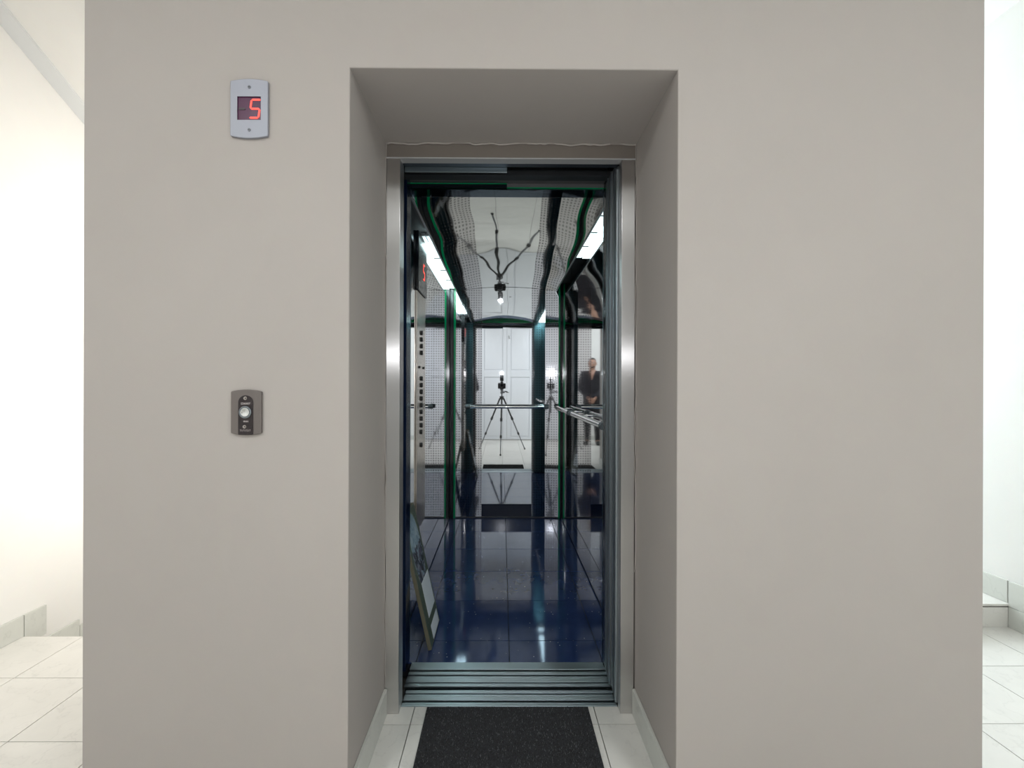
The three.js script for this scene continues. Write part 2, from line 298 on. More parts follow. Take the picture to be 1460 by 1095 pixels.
// ------------------------------------------------------------------ the lift cab
const cab = thing('lift_cab', 'mirror-lined steel lift cab with a dark blue tiled floor', 'lift cab', [0.045, 0, -3.05]);
{ // sill and floor
  const sill = sub('car_sill', cab);
  const cb = placeOf(sill), put = (g, m) => { g.translate(-cb.x, -cb.y, -cb.z); part('rail', g, m, sill); };
  box('channel', -0.385, 0.44, -0.12, -0.022, 1.817, 1.972, M.aluDark, sill);
  for (const [a, b, n] of [[1.817, 1.834, 2], [1.843, 1.8796, 4], [1.891, 1.9094, 2]]) put(ridged(-0.385, 0.44, 0.002, a, b, n), M.alu);
  box('edge_plate', -0.385, 0.44, -0.02, 0.003, 1.921, 1.9715, M.alu, sill, 0.0015);
  const fl = box('floor', -0.497, 0.570, -0.06, -0.004, 1.9725, 4.157, M.groutDark, cab);
  const fb = placeOf(fl), r = rng(4), J = 0.0019;
  for (let i = -2; i < 3; i++) for (let j = -1; j < 6; j++) { const a = Math.max(-0.467, 0.037 + i * 0.4045 + J), b = Math.min(0.540, 0.037 + (i + 1) * 0.4045 - J), c = Math.max(1.9725, 2.143 + j * 0.3995 + J), e = Math.min(4.1265, 2.143 + (j + 1) * 0.3995 - J); if (b - a < 0.01 || e - c < 0.006) continue;
    part('tile', boxGeo(b - a, 0.005, e - c), M.floorCab[Math.floor(r() * 3)], fl, [(a + b) / 2 - fb.x, -0.0025 - fb.y, -(c + e) / 2 - fb.z]); }
}
const R = (name, x0, x1, y0, y1, d0, d1, m, p = cab, r = 0) => box(name, x0, x1, y0, y1, d0, d1, m, p, r);
{ // walls
  const rear = sub('rear_wall', cab);
  R('backing', -0.497, 0.570, 0.0, 2.13, 4.1335, 4.157, M.casing, rear);
  R('mirror', -0.1805, 0.2695, 0.127, 2.125, 4.127, 4.133, M.mirror, rear);
  R('kick_plate', -0.1805, 0.2695, 0.012, 0.126, 4.128, 4.133, M.blueBlack, rear);
  // dotted sheets: flat beside the mirror, the wider one folded slightly forward towards the corner
  const bent = (x0, xf, x1, y0, y1, fold) => { const dir = Math.sign(x1 - x0), c = placeOf(rear), d1 = 4.1265 - Math.abs(x1 - xf) * Math.tan(fold), pts = [[x0, 4.1265, 0], [xf, 4.1265, 0], [xf, 4.1265, fold], [x1, d1, fold]];
    const pos = [], nor = [], uv = [], idx = []; pts.forEach(([x, dd, th]) => { for (const y of [y0, y1]) { pos.push(x - c.x, y - c.y, -dd - c.z); nor.push(-dir * Math.sin(th), 0, Math.cos(th)); uv.push(x, y); } });
    for (const i of [0, 2]) { const k = 2 * i; dir > 0 ? idx.push(k, k + 2, k + 1, k + 1, k + 2, k + 3) : idx.push(k, k + 1, k + 2, k + 1, k + 3, k + 2); }
    const g = new THREE.BufferGeometry(); g.setAttribute('position', new THREE.Float32BufferAttribute(pos, 3)); g.setAttribute('normal', new THREE.Float32BufferAttribute(nor, 3)); g.setAttribute('uv', new THREE.Float32BufferAttribute(uv, 2)); g.setIndex(idx); part('dotted_panel', g, M.dotted, rear); };
  bent(-0.1812, -0.352, -0.416, 0.012, 2.125, 0.004); bent(0.2702, 0.392, 0.511, 0.012, 2.125, 0.106);
  for (const s of [0, 1]) { const x = s ? 0.539 : -0.466, k = s ? -1 : 1, post = sub('corner_post', cab), q = (a, b) => [Math.min(x + k * a, x + k * b), Math.max(x + k * a, x + k * b)];
    R('post', ...q(0.0, s ? 0.0125 : 0.032), 0.001, 2.12, 4.095, 4.126, M.blackGloss, post, 0.003);
    R('green_strip', ...q(s ? 0.0127 : 0.0322, s ? 0.0282 : 0.0495), 0.001, 2.12, 4.112, 4.126, M.green, post, 0.002); }
  const lw = sub('side_wall', cab), rw = sub('side_wall', cab);
  R('panel', -0.472, -0.467, 0.012, 2.125, 1.99, 3.108, M.sideMirror, lw); R('panel', -0.472, -0.467, 0.012, 2.125, 3.112, 4.132, M.sideMirror, lw);
  R('backing', -0.497, -0.4725, 0.0, 2.13, 1.99, 4.133, M.casing, lw);
  R('panel', 0.540, 0.545, 0.012, 2.125, 1.992, 3.56, M.sideMirror, rw); R('panel', 0.540, 0.545, 0.012, 2.125, 3.568, 4.132, M.sideMirror, rw);
  R('backing', 0.5455, 0.570, 0.0, 2.13, 1.992, 4.133, M.casing, rw);
  const fr = sub('front_wall', cab);
  R('post', -0.497, -0.398, 0.0035, 2.13, 1.905, 1.9885, M.blueBlack, fr, 0.002); R('return_panel', -0.466, -0.398, 0.012, 2.06, 1.989, 1.994, M.tealDark, fr);
  R('post', 0.441, 0.570, 0.0035, 2.13, 1.925, 1.986, M.blackGloss, fr, 0.002); R('return_panel', 0.441, 0.539, 0.012, 2.06, 1.9865, 1.9915, M.tealDark, fr);
  R('transom', -0.397, 0.44, 2.02, 2.0565, 1.984, 1.988, M.smoked, fr);
  R('transom_edge', 0.02, 0.44, 2.0575, 2.0597, 1.978, 1.992, M.green, fr); R('transom_edge', -0.397, 0.0195, 2.0685, 2.0712, 1.965, 1.975, M.green, fr);
  R('transom_back', -0.397, 0.44, 2.061, 2.0763, 1.98, 1.992, M.casing, fr);
  R('transom_slat', -0.397, 0.0195, 2.045, 2.068, 1.967, 1.9705, M.smoked, fr);
  R('green_transom_glass', -0.397, 0.44, 2.0575, 2.125, 1.9925, 1.9985, phy(S(0.02, 0.62, 0.2), 0.1), fr);
  R('transom_top', -0.397, 0.44, 2.0765, 2.13, 1.91, 1.992, M.casing, fr);
  R('roof', -0.497, 0.570, 2.131, 2.16, 1.905, 4.157, M.casing, cab);
}
{ // polished ceiling sheet, slightly vaulted and slightly uneven, as rolled sheet is
  const nx = 40, nz = 90, x0 = -0.41, x1 = 0.485, d0 = 2.012, d1 = 4.118, pos = [], idx = [], c = placeOf(cab);
  const Y = (x, d) => 2.053 + 0.037 * (1 - ((x - 0.037) / 0.45) ** 2) + 0.0017 * ((x - 0.037) / 0.45) ** 2 * Math.sin(d * 8 + 3 * x) + 0.0002 * Math.sin(d * 9 + x * 5) + 0.00018 * Math.sin(x * 21 + 1.3 * Math.sin(d * 6.3)) + 0.00012 * Math.sin(d * 17 - x * 11);
  for (let t = 0; t < 2; t++) for (let j = 0; j <= nz; j++) for (let i = 0; i <= nx; i++) { const x = x0 + (x1 - x0) * i / nx, d = d0 + (d1 - d0) * j / nz; pos.push(x - c.x, Y(x, d) + t * 0.004, -d - c.z); }
  const w = nx + 1, top = w * (nz + 1);
  for (let j = 0; j < nz; j++) for (let i = 0; i < nx; i++) { const a = j * w + i; idx.push(a, a + w, a + 1, a + 1, a + w, a + w + 1, a + top, a + 1 + top, a + w + top, a + 1 + top, a + w + 1 + top, a + w + top); }
  const g = new THREE.BufferGeometry(); g.setAttribute('position', new THREE.Float32BufferAttribute(pos, 3)); g.setIndex(idx); g.computeVertexNormals();
  g.setAttribute('uv', new THREE.Float32BufferAttribute(new Float32Array(pos.length / 3 * 2), 2));
  part('ceiling', g, M.ceilingSteel, cab);
  R('ceiling_trim', -0.416, -0.408, 2.046, 2.075, 2.012, 4.12, M.alu, cab, 0.001); R('ceiling_trim', 0.483, 0.491, 2.046, 2.075, 2.012, 4.12, M.alu, cab, 0.001);
  for (const [xa, xb, da, db] of [[-0.464, -0.419, 2.78, 4.08], [0.494, 0.537, 2.06, 3.08]]) { const lamp = sub('cove_light', cab), L = db - da;
    R('channel', xa, xb, 2.108, 2.128, da, db, M.whitePaint, lamp);
    const tube = new THREE.CylinderGeometry(0.012, 0.012, L - 0.06, 16); tube.rotateX(Math.PI / 2); const b = placeOf(lamp);
    const glow = std(S(0.9, 0.95, 0.95), 0.5, 0, { emissive: S(0.82, 1, 0.98), emissiveIntensity: 2 });
    part('tube', tube, glow, lamp, [(xa + xb) / 2 - b.x, 2.09 - b.y, -(da + db) / 2 - b.z]);
    R('diffuser', xa, xb, 2.066, 2.07, da, db, std(S(0.9, 0.95, 0.95), 0.4, 0, { emissive: S(0.80, 1, 0.98), emissiveIntensity: 2 }), lamp);
    for (const q of [0.25, 0.5, 0.75]) R('clip', xa, xb, 2.062, 2.0655, da + L * q - 0.006, da + L * q + 0.006, M.aluDark, lamp);
    panelLight(S(0.74, 1, 1), TUBE, xb - xa, L, [(xa + xb) / 2, 2.06, -(da + db) / 2], [(xa + xb) / 2, 0, -(da + db) / 2], 'cove_light_glow'); }
}
{ // handrails
  const rail = (a, b, wall) => { const h = sub('handrail', cab), c = placeOf(h), q = v => [v[0] - c.x, v[1] - c.y, v[2] - c.z], A = new THREE.Vector3(...a), B = new THREE.Vector3(...b), u = B.clone().sub(A).normalize();
    part('bar', rod(q(a), q(b), 0.0165, 0.0165, 24), M.chrome, h);
    for (const [p, s] of [[A, -1], [B, 1]]) { const e = p.clone().addScaledVector(u, s * 0.012), f = p.clone().addScaledVector(u, -s * 0.03); part('end_cap', rod(q(e.toArray()), q(f.toArray()), 0.0195, 0.0195, 24), M.steelDoor, h); }
    for (const t of [0.2, 0.8]) { const p = A.clone().lerp(B, t); part('bracket', rod(q(p.toArray()), q(p.clone().add(new THREE.Vector3(...wall)).toArray()), 0.008, 0.008, 12), M.chrome, h); part('rosette', rod(q(p.clone().addScaledVector(new THREE.Vector3(...wall), 0.92).toArray()), q(p.clone().add(new THREE.Vector3(...wall)).toArray()), 0.02, 0.02, 20), M.chrome, h); } };
  rail([-0.31, 1.01, -4.06], [0.405, 1.01, -4.06], [0, 0, -0.065]);
  rail([0.477, 1.01, -2.13], [0.477, 1.01, -3.11], [0.0625, 0, 0]);
  rail([0.477, 1.01, -3.19], [0.477, 1.01, -3.94], [0.0625, 0, 0]);
}
const ledRed = std(S(0.3, 0.02, 0.02), 0.5, 0, { emissive: S(1, 0.10, 0.07), emissiveIntensity: 1.25 });
// one bar of a seven-bar digit, with pointed ends
function barGeo(len, w, t) { const s = new THREE.Shape(), a = len / 2, h = w / 2; [[-a, 0], [-a + h, h], [a - h, h], [a, 0], [a - h, -h], [-a + h, -h]].forEach(([x, y], i) => i ? s.lineTo(x, y) : s.moveTo(x, y)); return new THREE.ExtrudeGeometry(s, { depth: t, bevelEnabled: false }); }
// the figure five as bars, leaning by the given slant; returns [geometry, x, y, turn]
function figureFive(w, h, slant) { const t = w * 0.2, H = h / 2, out = [], sh = y => y * slant;
  for (const y of [H, 0, -H]) out.push([barGeo(w * 0.98, t, 0.0012), sh(y), y, 0]);
  out.push([barGeo(H * 0.98, t, 0.0012), -w / 2 + sh(H / 2), H / 2, Math.PI / 2 - Math.atan(slant)]); out.push([barGeo(H * 0.98, t, 0.0012), w / 2 + sh(-H / 2), -H / 2, Math.PI / 2 - Math.atan(slant)]); return out; }
{ // operating panel on the side wall
  const o = sub('control_panel', cab);
  R('plate', -0.4665, -0.459, 0.4, 1.715, 2.47, 2.74, std(S(0.62, 0.55, 0.48), 0.2, 1), o, 0.002);
  R('display_head', -0.4665, -0.452, 1.718, 2.04, 2.47, 2.74, M.blackGloss, o, 0.003);
  const c = placeOf(o);
  for (const [g, x, y, turn] of figureFive(0.045, 0.085, 0.12)) { g.rotateZ(turn); g.translate(x, y, 0); g.rotateY(Math.PI / 2); part('lit_bar', g, ledRed, o, [-0.4518 - c.x, 1.85 - c.y, -2.64 - c.z]); }
  const btn = new THREE.CylinderGeometry(0.0125, 0.014, 0.008, 20); btn.rotateZ(-Math.PI / 2);
  const ys = []; for (let k = 0; k < 4; k++) ys.push(1.498 - k * 0.038); for (let k = 0; k < 9; k++) ys.push(1.238 - k * 0.038); ys.push(0.86);
  for (const y of ys) part('button', btn, M.black, o, [-0.455 - c.x, y - c.y, -2.60 - c.z]);
  const key = new THREE.CylinderGeometry(0.007, 0.007, 0.006, 14); key.rotateZ(-Math.PI / 2);
  for (const d of [2.54, 2.67]) part('key_switch', key, M.black, o, [-0.456 - c.x, 1.3 - c.y, -d - c.z]);
}

// ------------------------------------------------------------------ floor indicator with the lit 5
function bowedPlate(w, h, bow, depth) { const s = new THREE.Shape(), a = w / 2, b = h / 2, r = 0.004; s.moveTo(-a, -b + bow + r); s.lineTo(-a, b - bow - r); s.quadraticCurveTo(-a, b - bow, -a + r, b - bow + 0.0005); s.quadraticCurveTo(0, b + bow * 0.9, a - r, b - bow + 0.0005); s.quadraticCurveTo(a, b - bow, a, b - bow - r); s.lineTo(a, -b + bow + r); s.quadraticCurveTo(a, -b + bow, a - r, -b + bow - 0.0005); s.quadraticCurveTo(0, -b - bow * 0.9, -a + r, -b + bow - 0.0005); s.quadraticCurveTo(-a, -b + bow, -a, -b + bow + r); return s; }
{
  const o = thing('floor_indicator', 'grey metal floor indicator plate with a glowing red 5', 'indicator', [-0.700, 1.9625, -1.271]);
  const s = bowedPlate(0.104, 0.164, 0.006), hole = new THREE.Path(), q = 0.034, hy = 0.0005; hole.moveTo(-q, -q + hy); hole.lineTo(-q, q + hy); hole.lineTo(q, q + hy); hole.lineTo(q, -q + hy); hole.closePath(); s.holes.push(hole);
  part('plate', metreUV(new THREE.ExtrudeGeometry(s, { depth: 0.005, bevelEnabled: true, bevelThickness: 0.0015, bevelSize: 0.0015, bevelOffset: -0.0015, bevelSegments: 2, curveSegments: 20 })), std(S(0.33, 0.345, 0.395), 0.5, 0.3, { map: plasterTone }), o, [0, 0, 0.0022]);
  part('screen', boxGeo(0.0695, 0.0685, 0.003), phy(S(0.085, 0.028, 0.066), 0.15), o, [0, hy, 0.0035]);
  const dig = sub('lit_digit', o); dig.position.set(0.0152, 0.0005, 0.0052);
  for (const [g, x, y, turn] of figureFive(0.0255, 0.050, 0.13)) { const m = part('lit_bar', g, ledRed, dig, [x, y, 0]); m.rotation.z = turn; }
  part('unlit_dash', barGeo(0.02, 0.006, 0.001), std(S(0.02, 0.002, 0.01), 0.4), o, [-0.021, 0.0, 0.0052]);
  for (const y of [0.0585, -0.0595]) { const sc = part('screw', new THREE.CylinderGeometry(0.0042, 0.0046, 0.002, 20).rotateX(Math.PI / 2), std(S(0.14, 0.145, 0.16), 0.4, 0.3), o, [0.001, y, 0.0092]); part('slot', boxGeo(0.006, 0.001, 0.0006), M.black, sc, [0, 0, 0.0009]); part('slot', boxGeo(0.001, 0.006, 0.0006), M.black, sc, [0, 0, 0.0009]); }
}
// ------------------------------------------------------------------ call button plate
{
  const o = thing('call_button_plate', 'dull bronze call button plate with round metal push button', 'call button', [-0.7055, 1.1235, -1.271]);
  part('plate', metreUV(new THREE.ExtrudeGeometry(bowedPlate(0.084, 0.126, 0.005), { depth: 0.005, bevelEnabled: true, bevelThickness: 0.0015, bevelSize: 0.0015, bevelOffset: -0.0015, bevelSegments: 2, curveSegments: 20 })), std(S(0.17, 0.15, 0.14), 0.55, 0.3, { map: plasterTone }), o, [0, 0, 0.0022]);
  const W = 0.0405, top = 0.047, bot = -0.062; const s = new THREE.Shape(); s.moveTo(-W / 2, bot + 0.004); s.lineTo(-W / 2, top - W / 2); s.absarc(0, top - W / 2, W / 2, Math.PI, 0, true); s.lineTo(W / 2, bot + 0.004); s.quadraticCurveTo(W / 2, bot, W / 2 - 0.004, bot); s.lineTo(-W / 2 + 0.004, bot); s.quadraticCurveTo(-W / 2, bot, -W / 2, bot + 0.004);
  const cv = document.createElement('canvas'); cv.width = 256; cv.height = 688; const c = cv.getContext('2d'); c.fillStyle = '#241c1e'; c.fillRect(0, 0, 256, 688);
  c.textAlign = 'center'; c.fillStyle = '#b5aeac'; c.font = 'bold 46px sans-serif'; c.fillText('IZAMET', 128, 160, 205); c.fillStyle = '#bdb5b2'; c.font = 'bold 44px sans-serif'; c.fillText('max', 134, 466, 120);
  const r = rng(33); c.fillStyle = '#8d8583'; for (let k = 0; k < 7; k++) { const x = 34 + k * 27; c.fillRect(x, 592, 5, 36); c.fillRect(x + 13, 592 + r() * 10, 5, 22 + r() * 12); if (k % 2) c.fillRect(x, 622, 16, 6); else c.fillRect(x, 592, 16, 6); }
  c.fillStyle = '#241c1e'; for (let k = 0; k < 160; k++) c.fillRect(r() * 256, r() * 688, 3 + r() * 8, 2 + r() * 5);
  c.fillStyle = 'rgba(110,84,92,0.35)'; for (let k = 0; k < 60; k++) c.fillRect(r() * 256, r() * 688, 4 + r() * 16, 2 + r() * 10);
  const t = new THREE.CanvasTexture(cv); t.colorSpace = THREE.SRGBColorSpace; const lg = new THREE.ExtrudeGeometry(s, { depth: 0.0015, bevelEnabled: false, curveSegments: 24 }); { const p = lg.attributes.position, uv = lg.attributes.uv; for (let i = 0; i < p.count; i++) uv.setXY(i, (p.getX(i) + W / 2) / W, (p.getY(i) - bot) / (top - bot)); }
  const lab = part('name_plate', lg, std(S(1, 1, 1), 0.4, 0, { map: t }), o, [-0.0005, 0, 0.0088]); lab.userData.label = 'worn dark plate with faded lettering';
  const ring = new THREE.LatheGeometry([[0.0125, 0], [0.0172, 0], [0.0172, 0.002], [0.0155, 0.0035], [0.0135, 0.0035], [0.0125, 0.0015]].map(p => new THREE.Vector2(...p)), 36); ring.rotateX(Math.PI / 2); part('button_ring', ring, M.steelDoor, o, [-0.001, 0.0005, 0.0104]);
  const dome = new THREE.LatheGeometry([[0, 0.0018], [0.004, 0.002], [0.009, 0.0032], [0.0118, 0.0036], [0.0123, 0.003], [0.0123, 0]].map(p => new THREE.Vector2(...p)), 36); dome.rotateX(Math.PI / 2); part('push_button', dome, M.chrome, o, [-0.001, 0.0005, 0.0104]);
  for (const [x, y] of [[-0.001, 0.039], [-0.003, -0.0395]]) { const sc = part('screw', new THREE.CylinderGeometry(0.0045, 0.005, 0.002, 16).rotateX(Math.PI / 2), std(S(0.4, 0.36, 0.33), 0.4, 0.7), o, [x, y, 0.0112]); part('slot', boxGeo(0.003, 0.003, 0.0008), M.black, sc, [0.001, 0, 0.0009]); }
}

// ------------------------------------------------------------------ door mat
{
  const o = thing('door_mat', 'charcoal bristle door mat in front of the lift sill', 'mat', [0.025, 0, -1.535]);
  const matNoise = texture(256, 0.09, (x, y, i) => { const v = 0.35 + 0.9 * Math.max(0, nFine[i] - 0.45); return [v, v, v * 1.02]; });
  part('backing', boxGeo(0.598, 0.006, 0.318, 0.002), std(S(0.06, 0.063, 0.07), 0.95, 0, { map: matNoise, bumpMap: matNoise, bumpScale: 0.003 }), o, [0, 0.0036, 0]);
  const n = 9000, fib = new THREE.ConeGeometry(0.0016, 0.007, 4, 1, true), im = new THREE.InstancedMesh(fib, std(S(1, 1, 1), 0.95), n), r = rng(17), m4 = new THREE.Matrix4(), e = new THREE.Euler(), qv = new THREE.Quaternion(), col = new THREE.Color();
  for (let i = 0; i < n; i++) { e.set((r() - 0.5) * 1.2, r() * 6, (r() - 0.5) * 1.2); m4.compose(new THREE.Vector3((r() - 0.5) * 0.59, 0.0085, (r() - 0.5) * 0.31), qv.setFromEuler(e), new THREE.Vector3(1, 0.8 + r() * 0.5, 1)); im.setMatrixAt(i, m4); const v = r() < 0.1 ? 0.11 : 0.016 + r() * 0.02; im.setColorAt(i, col.setRGB(v, v, v * 1.05)); }
  im.name = 'bristles'; im.userData.kind = 'stuff'; im.castShadow = im.receiveShadow = true; o.add(im);
}

// ------------------------------------------------------------------ printed board leaning on the cab wall
{
  const o = thing('leaning_board', 'olive edged printed board with two blank pale labels leaning on the cab wall', 'board', [-0.313, 0.0045, -2.192]);
  o.rotation.z = 0.222;
  const L = 0.615, W = 0.266, T = 0.016;
  part('board', boxGeo(T, L, W, 0.0015), std(S(0.14, 0.13, 0.085), 0.6), o, [-T / 2, L / 2, 0]);
  const cv = document.createElement('canvas'); cv.width = 256; cv.height = 592; const c = cv.getContext('2d'), r = rng(61); c.fillStyle = '#4d5a4c'; c.fillRect(0, 0, 256, 592);
  for (let k = 0; k < 500; k++) { c.fillStyle = ['#566451', '#44513f', '#66745f', '#3c4a40'][k % 4]; c.fillRect(r() * 256, r() * 592, 4 + r() * 14, 2 + r() * 8); }
  c.save(); c.beginPath(); c.ellipse(128, 190, 104, 175, 0, 0, 7); c.clip(); c.fillStyle = '#8fa7b6'; c.fillRect(0, 0, 256, 592);
  for (let k = 0; k < 420; k++) { const y = 40 + r() * 340; c.fillStyle = y < 170 ? ['#9fb6c4', '#b4c5ce', '#86a0b2'][k % 3] : ['#2b2d38', '#4a4a5c', '#1d2026', '#8c909c', '#5d5a6c'][k % 5]; c.beginPath(); c.ellipse(r() * 256, y, 4 + r() * 22, 3 + r() * 13, r() * 3, 0, 7); c.fill(); } c.restore();
  c.strokeStyle = '#7d8b72'; c.lineWidth = 7; c.beginPath(); c.ellipse(128, 190, 106, 177, 0, 0, 7); c.stroke();
  const t = new THREE.CanvasTexture(cv); t.colorSpace = THREE.SRGBColorSpace; const pg = new THREE.PlaneGeometry(W - 0.012, L - 0.012); pg.rotateY(Math.PI / 2);
  const print = new THREE.BoxGeometry(0.0012, L - 0.012, W - 0.012); part('print', print, std(S(1, 1, 1), 0.45, 0, { map: t }), o, [0.0007, L / 2, 0]);
  for (const [a, b] of [[0.012, 0.074], [0.112, 0.275]]) part('blank_label', boxGeo(0.001, b - a, 0.17, 0), std(S(0.75, 0.80, 0.84), 0.5), o, [0.0019, (a + b) / 2, -0.022]);
}

// ------------------------------------------------------------------ tripod, camera and flash (seen in the mirrors)
const camGrey = std(S(0.03, 0.03, 0.032), 0.5), camSilver = std(S(0.22, 0.23, 0.25), 0.4, 0.6), rubber = std(S(0.02, 0.02, 0.02), 0.8);
{
  const o = thing('tripod', 'dark grey three-legged photo tripod standing in the hall before the lift', 'tripod', [0, 0, 0.11]);
  part('centre_column', rod([0, 0.70, 0], [0, 1.06, 0], 0.012), camSilver, o);
  part('spider', new THREE.CylinderGeometry(0.042, 0.03, 0.06, 18), camGrey, o, [0, 0.97, 0]);
  part('pan_head', new THREE.LatheGeometry([[0, 0], [0.026, 0], [0.03, 0.012], [0.022, 0.03], [0.022, 0.055], [0.028, 0.06], [0.028, 0.075], [0, 0.075]].map(p => new THREE.Vector2(...p)), 24), camSilver, o, [0, 1.05, 0]);
  part('quick_plate', boxGeo(0.07, 0.012, 0.06, 0.003), camGrey, o, [0, 1.132, 0]);
  const hd = part('pan_handle', rod([0.015, 1.1, 0.01], [0.06, 1.09, 0.08], 0.006), camSilver, o); part('grip', rod([0.06, 1.09, 0.08], [0.105, 1.075, 0.15], 0.011, 0.012), rubber, hd);
  part('lock_knob', rod([0.02, 1.075, 0], [0.055, 1.07, 0.0], 0.011), rubber, o);
  for (const [fx, fz] of [[-0.02, -0.60], [0.432, 0.19], [-0.415, 0.19]]) { const leg = sub('leg', o), u = new THREE.Vector3(fx, 0, fz), dir = u.clone().normalize(), top = [dir.x * 0.036, 0.965, dir.z * 0.036]; const at = t => [top[0] + (fx - top[0]) * t, top[1] + (0.012 - top[1]) * t, top[2] + (fz - top[2]) * t];
    part('upper_tube', rod(at(0), at(0.4), 0.0145, 0.0145), camGrey, leg); part('middle_tube', rod(at(0.4), at(0.7), 0.0115, 0.0115), camSilver, leg); part('lower_tube', rod(at(0.7), at(0.985), 0.009, 0.009), camSilver, leg);
    part('clamp', rod(at(0.37), at(0.42), 0.021, 0.021), camGrey, leg); part('clamp', rod(at(0.67), at(0.715), 0.018, 0.018), camGrey, leg); part('rubber_foot', new THREE.SphereGeometry(0.0155, 16, 10), rubber, leg, [fx, 0.0156, fz]); }
}
{
  const o = thing('photo_camera', 'black photo camera mounted on the tripod head', 'camera', [0, 1.1385, 0.11]);
  part('body', metreUV(new RoundedBoxGeometry(0.142, 0.1, 0.062, 3, 0.012)), camGrey, o, [0.0, 0.0505, 0.0]);
  part('grip', metreUV(new RoundedBoxGeometry(0.034, 0.092, 0.04, 3, 0.012)), rubber, o, [0.054, 0.0475, -0.036]);
  part('viewfinder_hump', metreUV(new RoundedBoxGeometry(0.056, 0.032, 0.06, 3, 0.01)), camGrey, o, [0, 0.112, 0.0]);
  const lens = part('lens', new THREE.LatheGeometry([[0, 0], [0.034, 0], [0.035, 0.02], [0.038, 0.022], [0.038, 0.05], [0.036, 0.052], [0.036, 0.06], [0.031, 0.06], [0.029, 0.052], [0, 0.05]].map(p => new THREE.Vector2(...p)), 36).rotateX(-Math.PI / 2), camGrey, o, [0, 0.0615, -0.0315]);
  part('front_glass', new THREE.SphereGeometry(0.045, 24, 8, 0, Math.PI * 2, 0, 0.68).rotateX(-Math.PI / 2), M.blackGloss, lens, [0, 0, -0.015]);
  part('mode_dial', new THREE.CylinderGeometry(0.012, 0.012, 0.01, 18), camGrey, o, [-0.05, 0.106, 0]);
}
{
  const o = thing('flash_unit', 'upright camera flash with a glowing diffuser on top', 'flash', [0, 1.2667, 0.11]);
  part('foot', boxGeo(0.03, 0.012, 0.03, 0.003), camGrey, o, [0, 0.0064, 0]);
  part('body', metreUV(new RoundedBoxGeometry(0.068, 0.062, 0.05, 3, 0.008)), camGrey, o, [0, 0.044, 0]);
  part('head', metreUV(new RoundedBoxGeometry(0.064, 0.055, 0.048, 3, 0.008)), camGrey, o, [0, 0.104, 0]);
  part('diffuser_dome', metreUV(new RoundedBoxGeometry(0.066, 0.045, 0.052, 3, 0.012)), std(S(0.9, 0.9, 0.95), 0.5, 0, { emissive: S(0.96, 0.97, 1), emissiveIntensity: 6 }), o, [0, 0.156, 0]);
  const spot = new THREE.SpotLight(S(0.985, 0.99, 1), FLASH_UP, 0, 0.95, 0.6, 2); spot.position.set(0, 1.452, 0.11); spot.target.position.set(0, 3.1, 0.2); spot.castShadow = true; spot.name = 'flash_beam'; scene.add(spot, spot.target);
  const pt = new THREE.PointLight(S(0.96, 0.97, 1), FLASH_ROUND, 0, 2); pt.position.set(0, 1.423, 0.11); pt.castShadow = true; pt.name = 'flash_glow'; scene.add(pt);
}

// ------------------------------------------------------------------ person waiting behind the tripod (seen in the mirrors)
// surface of a distance field: one vertex per crossed cell, joined across crossed edges
function netSurface(field, lo, hi, cell) {
  const n = [0, 1, 2].map(k => Math.ceil((hi[k] - lo[k]) / cell) + 1), at = (i, j, k) => (k * n[1] + j) * n[0] + i, F = new Float32Array(n[0] * n[1] * n[2]);
  for (let k = 0; k < n[2]; k++) for (let j = 0; j < n[1]; j++) for (let i = 0; i < n[0]; i++) F[at(i, j, k)] = field(lo[0] + i * cell, lo[1] + j * cell, lo[2] + k * cell);
  const id = new Int32Array(F.length).fill(-1), pos = [], idx = [];
  for (let k = 0; k < n[2] - 1; k++) for (let j = 0; j < n[1] - 1; j++) for (let i = 0; i < n[0] - 1; i++) {
    let c = 0, sx = 0, sy = 0, sz = 0; const v = []; for (let q = 0; q < 8; q++) v.push(F[at(i + (q & 1), j + (q >> 1 & 1), k + (q >> 2))]);
    for (let a = 0; a < 8; a++) for (const b of [a | 1, a | 2, a | 4]) if (b !== a && (v[a] < 0) !== (v[b] < 0)) { const t = v[a] / (v[a] - v[b]), m = b ^ a; sx += (a & 1) + (m === 1 ? t : 0); sy += (a >> 1 & 1) + (m === 2 ? t : 0); sz += (a >> 2) + (m === 4 ? t : 0); c++; }
    if (c) { id[at(i, j, k)] = pos.length / 3; pos.push(lo[0] + (i + sx / c) * cell, lo[1] + (j + sy / c) * cell, lo[2] + (k + sz / c) * cell); } }
  const quad = (a, b, c, d, f) => { if (a < 0 || b < 0 || c < 0 || d < 0) return; f ? idx.push(a, b, c, a, c, d) : idx.push(a, c, b, a, d, c); };
  for (let k = 1; k < n[2] - 1; k++) for (let j = 1; j < n[1] - 1; j++) for (let i = 1; i < n[0] - 1; i++) { const s = F[at(i, j, k)] < 0;
    if (s !== F[at(i + 1, j, k)] < 0) quad(id[at(i, j - 1, k - 1)], id[at(i, j, k - 1)], id[at(i, j, k)], id[at(i, j - 1, k)], s);
    if (s !== F[at(i, j + 1, k)] < 0) quad(id[at(i - 1, j, k - 1)], id[at(i - 1, j, k)], id[at(i, j, k)], id[at(i, j, k - 1)], s);
    if (s !== F[at(i, j, k + 1)] < 0) quad(id[at(i - 1, j - 1, k)], id[at(i, j - 1, k)], id[at(i, j, k)], id[at(i - 1, j, k)], s); }
  const g = new THREE.BufferGeometry(); g.setAttribute('position', new THREE.Float32BufferAttribute(pos, 3)); g.setIndex(idx); g.computeVertexNormals(); return g;
}
